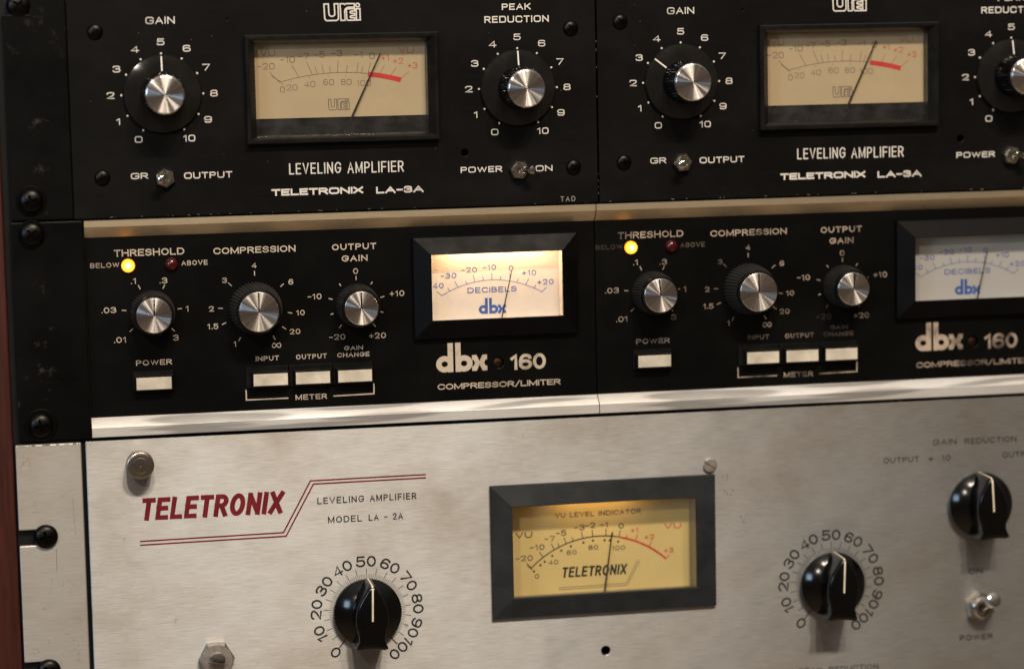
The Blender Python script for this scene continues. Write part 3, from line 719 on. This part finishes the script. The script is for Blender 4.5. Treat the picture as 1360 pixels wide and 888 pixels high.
    # meter: bezel slopes up to the window edge, scale lies deep behind it
    u0, u1, v0, v1 = X(-79.1), X(-9.5), Y(-54.0), Y(-11.8); i0, i1, j0, j1 = X(-71.85), X(-16.6), Y(-46.2), Y(-19.0)
    q = MB(); q.frame([(u0,u1,v0,v1,.0),(u0,u1,v0,v1,2.6),(u0+.3,u1-.3,v0+.3,v1-.3,2.9),(i0-.2,i1+.2,j0-.2,j1+.2,6.0),(i0,i1,j0,j1,5.9)], 'bezel_dark')
    q.frame([(i0,i1,j0,j1,5.9),(i0,i1,j0,j1,4.6)], 'bezel_black')
    wall = 'face_white' if lit else 'face_white_dimmed'
    q.frame([(i0-.02,i1+.02,j0-.02,j1+.02,4.6),(i0-1.2,i1+.2,j0-1.5,j1+4.5,2.9),(i0-1.2,i1+.2,j0-1.5,j1+4.5,-3.4)], wall)
    M = q.build('decibel_meter', t, smooth=20)
    d = MB(); d.box(i0-1.1, i1+.15, j0-1.4, j1+4.4, -3.4, -2.9, wall); zf = -2.85; K = 'ink_blue'
    A = lambda x: X(x)+.08; Bv = lambda y: Y(y)-.05
    ctr, rad = circ3((A(-66.49), Bv(-36.75)), (A(-45.19), Bv(-30.93)), (A(-23.99), Bv(-36.75)))
    d.ribbon(arc_pts(ctr, rad, ang(ctr, (A(-66.49), Bv(-36.75))), ang(ctr, (A(-23.99), Bv(-36.75))), 30), .22, zf, K)
    for a, e_ in [((-68.57,-34.84),(-66.49,-36.75)),((-60.93,-30.91),(-59.53,-33.46)),((-53.11,-28.52),(-52.4,-31.52)),((-45.12,-27.85),(-45.19,-30.93)),((-37.4,-28.2),(-37.5,-31.5)),((-29.36,-30.94),(-30.78,-33.4)),((-21.79,-34.8),(-23.99,-36.75)),((-63.99,-33.58),(-62.96,-35.06)),((-56.46,-30.89),(-55.63,-32.36)),((-49.05,-29.44),(-48.69,-30.99)),((-41.26,-29.54),(-41.68,-31.06)),((-33.76,-30.88),(-34.57,-32.2)),((-26.38,-33.76),(-27.29,-34.88))]:
        line(d, (A(a[0]), Bv(a[1])), (A(e_[0]), Bv(e_[1])), .24, zf, K)
    for s, x, y in [('-40',-69.0,-32.5),('-30',-63.5,-28.5),('-20',-54.7,-26.4),('-10',-46.1,-25.6),('0',-36.9,-26.3),('+10',-29.2,-28.5),('+20',-22.3,-32.6)]:
        text(d, s, 2.3, .36, K, zf, 'geo', uc=A(x), vc=Bv(y), wscale=.9)
    text(d, 'DECIBELS', 2.3, .38, K, zf, 'geo', A(-55.6), A(-34.7), v=Bv(-36.15))
    dbxlogo(d, A(-51.0), A(-39.4), Bv(-45.1), 6.7, K, zf)
    d.build('dial_face', M, smooth=0)
    needle(M, (A(needle_to[0]), Bv(needle_to[1])), (A(needle_to[0]-4.9), Bv(-48)), -1.5, .42)
    pane(M, i0, i1, j0, j1, 5.0)
    if lit: meter_lamp(M, ((i0+i1)/2+1, j1+4.0, .6), 46, 3.5, .027, (1.0, .58, .29))
    if ear:
        e = MB(); plate(e, X(-241.9), X(u_left)-.35, Y(-89.2), Y(-.1), 0, 3.2, 'black_ear', (), (), .6); e.build('rack_ear', t, smooth=0)
        screw('rack_screw', 'rack', t, X(-233.5), Y(-4.9), 3.2, .7, 5.6); screw('rack_screw', 'rack', t, X(-233.0), Y(-82.3), 3.2, .2, 6.6)
    return t
compressor(-107, 'black compressor with brightly lit glowing meter, bolted to the black rack ear', -212.6, ('ink_cream', 'ink_cream'), True, (3, 0, 0), (-36.9, -27.2), True)
compressor(-107+209.7, 'black compressor with unlit, dimmed white meter and worn, dimmed lettering, right of the panel seam', -210.9, ('ink_worn_shaded', 'ink_faded_shaded'), False, (-5, 0, 4), (-36.6, -26.4), False)

# ------------------------------------------------------------------ wide aluminium amplifier
t = thing('tube_amplifier', 'wide brushed aluminium amplifier with red lettering and yellow meter, below the black units', 'amplifier', (0, -156, 0))
Y = lambda b_: b_+156
f = MB(); z = .05; K = 'ink_black'; Rd = 'ink_red'
plate(f, -215.7, 214.5, Y(-222.5), Y(-90.0), -1.6, 0, 'aluminium_panel', [(-46.5, 45.6, Y(-171), Y(-119.6))], [(-.39, Y(-190.4), 1.85)], .45)
text(f, 'TELETRONIX', 9.35, 2.0, Rd, z, 'cond', -194.9, -136.6, v=Y(-123.7), shear=.17, gap=.075)
f.ribbon([(-195.1, Y(-132.15)), (-136.2, Y(-131.8)), (-124.4, Y(-110.75)), (-76.1, Y(-110.6))], .62, z, Rd); f.ribbon([(-195.1, Y(-133.7)), (-135.2, Y(-133.35)), (-123.2, Y(-112.15)), (-76.1, Y(-112.0))], .62, z+.004, Rd)
text(f, 'LEVELING', 2.75, .46, K, z, 'geo', -121.8, -102.3, v=Y(-120.75)); text(f, 'AMPLIFIER', 2.75, .46, K, z, 'geo', -99.9, -80.3, v=Y(-120.75))
text(f, 'MODEL', 2.75, .46, K, z, 'geo', -117.6, -103.4, v=Y(-128.9)); text(f, 'LA - 2A', 2.75, .46, K, z, 'geo', -100.6, -86.2, v=Y(-128.9))
def round_dial(cu, cv):
    for k in range(101):
        a = math.radians(-140+2.8*k); s, c_ = math.sin(a), math.cos(a)
        r0, r1, th = (14.2, 16.1, .15) if k % 5 else (15.9, 18.5, .26)
        if k in (0, 100): r0, r1, th = 14.4, 18.9, .5
        line(f, (cu+r0*s, cv+r0*c_), (cu+r1*s, cv+r1*c_), th, z, K)
        if k % 5 == 0: line(f, (cu+14.2*s, cv+14.2*c_), (cu+16*s, cv+16*c_), .18, z+.004, K)
    for k in range(11):
        a = math.radians(-140+28*k); s, c_ = math.sin(a), math.cos(a); r = 21.4
        text(f, str(k*10), 4.6, .74, K, z, 'geo', uc=cu+r*s, vc=cv+r*c_, wscale=.86, rot=-a, gap=.13)
for (a, b_, n_, sp, th) in [(52.5, -118.5, 5, 1.2, .35), (55.5, -124.0, 7, 1.6, .4), (61, -136.5, 6, 1.4, .3), (-166, -157, 3, 2.2, .12), (-150, -170, 3, 2.0, .1), (-60, -150, 4, 2.5, .14), (20, -183, 4, 2.0, .12), (-200, -152, 3, 2.0, .12), (120, -130, 4, 2.0, .14)]:
    for k in range(n_):
        x, y = a+random.gauss(0, sp), Y(b_)+random.gauss(0, sp); dx, dy = random.gauss(0, .35), random.gauss(0, .6)
        f.ribbon([(x, y), (x+dx*.6, y+dy*.4), (x+dx, y+dy)], th*random.uniform(.5, 1.2), z-.03, 'scuff')
round_dial(-102.2, Y(-167.3)); round_dial(99.9, Y(-167.6))
text(f, 'GAIN', 2.5, .36, K, z, 'geo', 146.1, 156.9, v=Y(-109.4)); text(f, 'REDUCTION', 2.5, .36, K, z, 'geo', 160.6, 184.4, v=Y(-109.6))
text(f, 'OUTPUT', 2.4, .36, K, z, 'geo', 123.8, 139.8, v=Y(-116.2)); text(f, '+', 3.2, .36, K, z, 'geo', uc=145.2, vc=Y(-115.2)); text(f, '10', 2.4, .36, K, z, 'geo', 150.2, 154.2, v=Y(-116.4))
text(f, 'OUTPUT', 2.4, .36, K, z, 'geo', 178.0, 194.0, v=Y(-116.5))
text(f, 'ON', 2.4, .36, K, z, 'geo', 162.4, 168.8, v=Y(-167.1)); text(f, 'POWER', 2.5, .42, K, z, 'geo', 158.3, 173.5, v=Y(-196.5))
text(f, 'PEAK', 2.4, .36, K, z, 'geo', 85.0, 95.6, v=Y(-206.4)); text(f, 'REDUCTION', 2.4, .36, K, z, 'geo', 98.6, 121.0, v=Y(-206.5))
f.build('faceplate', t, smooth=0)
c = MB(); c.box(-215, 214, Y(-222), Y(-92), -200, -18, 'chassis_black'); c.build('chassis', t)
for sgn in (-1, 1):
    e = MB()
    if sgn < 0: plate(e, -243.6, -217.2, Y(-222.8), Y(-90.2), -2.4, -.2, 'aluminium_ear', [(-250, -233.4, Y(-131.4), Y(-125.1)), (-250, -234, Y(-186), Y(-179.8))], (), .5)
    else: plate(e, 216.0, 241.3, Y(-222.8), Y(-90.2), -2.4, -.2, 'aluminium_ear', (), (), .5)
    if sgn < 0:
        e.ribbon([(-228.9, Y(-133.3)), (-228.95, Y(-142.8))], .16, -.17, 'scuff'); e.ribbon([(-221.6, Y(-113)), (-220.9, Y(-128))], .08, -.17, 'scuff'); e.ribbon([(-242.6, Y(-99.8)), (-238.5, Y(-95.6))], .12, -.17, 'scuff')
        for k in range(26):
            x, y = random.uniform(-241, -219), Y(random.choice((random.uniform(-184, -168), random.uniform(-165, -92)))); e.ribbon([(x, y), (x+random.gauss(0, .5), y+random.gauss(0, .8)), (x+random.gauss(0, 1), y+random.gauss(0, 2))], random.uniform(.05, .12), -.17, 'scuff')
        for k in range(18): x = random.uniform(-242.8, -218.5); e.ribbon([(x, Y(-90.5)), (x+random.uniform(.4, 1.8), Y(-90.55))], random.uniform(.15, .5), -.16, 'bright_edge')
    e.build('rack_ear', t, smooth=0)
c = MB(); c.box(-217.4, -215.5, Y(-222.5), Y(-90.6), -8, -3.2, 'chassis_black'); c.box(-244, -217.3, Y(-222.5), Y(-90.6), -6, -3.2, 'chassis_black'); c.build('gap_strip', t)
screw('rack_screw', 'rack', t, -232.9, Y(-127.9), -.2, .2); screw('rack_screw', 'rack', t, -233.9, Y(-183.6), -.2, .6)
q = MB(); q.lathe([(4.2, 0), (4.2, 2.2), (5.3, 2.4), (5.55, 2.7), (5.6, 8.2), (5.35, 8.8), (4.9, 9.0), (3.4, 9.0), (3.3, 8.85), (3.1, 9.0), (.55, 9.0), (.4, 8.7), (.03, 8.7)], 0, 0, 'nickel', 56); q.build('thumb_screw', t, (-194.1, Y(-99.5), 0))
q = MB(); a0 = .02
hx = lambda r, w: [(r*math.cos(a0+i*math.pi/3), r*math.sin(a0+i*math.pi/3), w) for i in range(6)]
q.loft([hx(7.4, 0), hx(7.4, 3.4), hx(6.7, 4.4)], 'hex_steel'); q.lathe([(6.4, 4.1), (6.3, 4.55), (4.2, 4.6), (4.05, 3.9)], 0, 0, 'hex_steel', 40); q.lathe([(4.05, 3.9), (4.0, 1.0), (.03, 1.0)], 0, 0, 'hole_black', 40); o = q.build('hex_nut', t, (-165.6, Y(-182.6), 0))
q = MB(); V, F = bake(*cylvf(0, 0, 3.35, 1.2, 6.6, 40), [boxvf(-5, 5, -.62, .62, 4.6, 9)], .3); cr, sr = math.cos(-.22), math.sin(-.22)
q.add([(x*cr-y*sr, x*sr+y*cr, w) for x, y, w in V], F, 'screw_steel'); q.build('slotted_shaft', o)
screw('panel_screw', 'slotted', t, 46.2, Y(-113.0), 0, -.6)
bar_knob(t, -102.3, Y(-167.2), 1.5); bar_knob(t, 99.9, Y(-167.6), 2); bar_knob(t, 167.2, Y(-136.3), -3)
toggle('toggle_switch', t, 167.2, Y(-181.4), 0, 6.6, (2.6, 5.4), 12.5, 'bright_nickel', 1.22)
# meter
u0, u1, v0, v1 = -49.3, 48.0, Y(-173.5), Y(-116.8); i0, i1, j0, j1 = -40.5, 39.0, Y(-164.5), Y(-125.7)
q = MB(); q.frame([(u0,u1,v0,v1,0),(u0,u1,v0,v1,1.7),(u0+.35,u1-.35,v0+.35,v1-.35,2.1),(i0-.3,i1+.3,j0-.3,j1+.3,4.2),(i0,i1,j0,j1,4.1)], 'bezel_grey')
q.frame([(i0,i1,j0,j1,4.1),(i0,i1,j0,j1,2.8)], 'bezel_dark')
q.frame([(i0-.02,i1+.02,j0-.02,j1+.02,2.8),(i0-1.2,i1+.2,j0-2,j1+5,1.9),(i0-1.2,i1+.2,j0-2,j1+5,-9.0)], 'wall_grey')
M = q.build('vu_meter', t, smooth=20)
d = MB(); d.box(i0-1.1, i1+.15, j0-1.9, j1+4.9, -9.0, -8.5, 'face_yellow'); zf = -8.45
A = lambda x: x+1.25; B = lambda y: Y(y)-1.15; G = lambda p: (A(p[0]), B(p[1])); K = 'ink_black'; Rr = 'ink_red_meter'
ctr, rad = circ3(G((-31.64, -153.44)), G((-4.7, -141.45)), G((27.4, -152.76)))
pe = lambda p: ang(ctr, G(p))
d.ribbon(arc_pts(ctr, rad, pe((-31.64, -153.44)), pe((7.0, -142.1)), 40), .5, zf, K); d.ribbon(arc_pts(ctr, rad-.1, pe((7.0, -142.1)), pe((27.5, -152.9)), 24), .85, zf, Rr)
def tick(p, L, m, th): a = math.radians(pe(p)); s, c_ = math.sin(a), math.cos(a); line(d, (ctr[0]+rad*s, ctr[1]+rad*c_), (ctr[0]+(rad+L)*s, ctr[1]+(rad+L)*c_), th, zf, m)
for p in [(-31.64,-153.44),(-26.53,-148.96),(-21.66,-145.87),(-16.37,-143.67),(-9.1,-141.91),(-4.7,-141.5),(1.02,-141.39),(6.8,-142.17)]: tick(p, 3.0, K, .34)
for p in [(-19.24,-145.14),(-13.29,-142.87),(3.9,-141.6)]: tick(p, 1.9, K, .3)
line(d, G((-33.4, -152.4)), G((-31.2, -154.3)), .34, zf, K)
for p, L in [((10.04,-142.67),1.5),((14.0,-144.1),2.9),((19.93,-147.17),2.6),((27.4,-152.76),2.2)]: tick(p, L, Rr, .4)
for s, x, y in [('-20',-34.71,-149.13),('-10',-28.95,-144.69),('-7',-23.43,-141.31),('-5',-18.47,-139.09),('-3',-10.44,-137.15),('-2',-5.82,-136.54),('-1',.33,-136.56),('0',7.81,-137.41)]: text(d, s, 2.4, .37, K, zf, 'geo', uc=A(x), vc=B(y), wscale=1.0)
for s, x, y in [('+1',13.63,-139.7),('+2',20.11,-143.02),('+3',28.57,-149.31)]: text(d, s, 2.3, .36, Rr, zf, 'geo', uc=A(x), vc=B(y), wscale=.85)
for s, x, y in [('0',-29.31,-157.17),('40',-22.1,-151.5),('60',-14.03,-147.72),('80',-4.56,-146.09),('100',6.55,-146.95)]: text(d, s, 2.0, .30, K, zf, 'geo', uc=A(x), vc=B(y), wscale=1.0)
for x, y in [(-30.58,-155.03),(-27.69,-152.48),(-25.81,-151.07),(-22.48,-148.76),(-18.51,-146.7),(-14.31,-145.09),(-8.81,-143.78),(-4.62,-143.14),(.44,-143.32),(2.75,-143.46),(6.38,-144.21)]: d.disc(A(x), B(y), .5, zf, K)
text(d, 'VU LEVEL INDICATOR', 2.05, .32, K, zf, 'geo', A(-21), A(16.6), v=B(-132.5))
text(d, 'VU', 2.6, .42, K, zf, 'geo', A(-38.3), A(-31), v=B(-140.4)); text(d, 'VU', 2.6, .42, Rr, zf, 'geo', A(26.7), A(34.3), v=B(-140.0))
text(d, 'TELETRONIX', 4.5, .84, K, zf, 'cond', A(-18.7), A(9.6), v=B(-158.5), shear=.16, gap=.1)
d.ribbon([G((-20, -162.75)), G((9.6, -162.5)), G((14.9, -152.9))], .2, zf, K); d.ribbon([G((-20, -163.6)), G((10.1, -163.4)), G((15.9, -152.9))], .2, zf, K)
d.build('dial_face', M, smooth=0)
needle(M, G((3.5, -139.7)), G((-.6, -168.5)), -7.2, .62)
pane(M, i0, i1, j0, j1, 3.2)
meter_lamp(M, ((i0+i1)/2-2, j1+4.4, -3.0), 34, 4, .0058, (1.0, .62, .26))
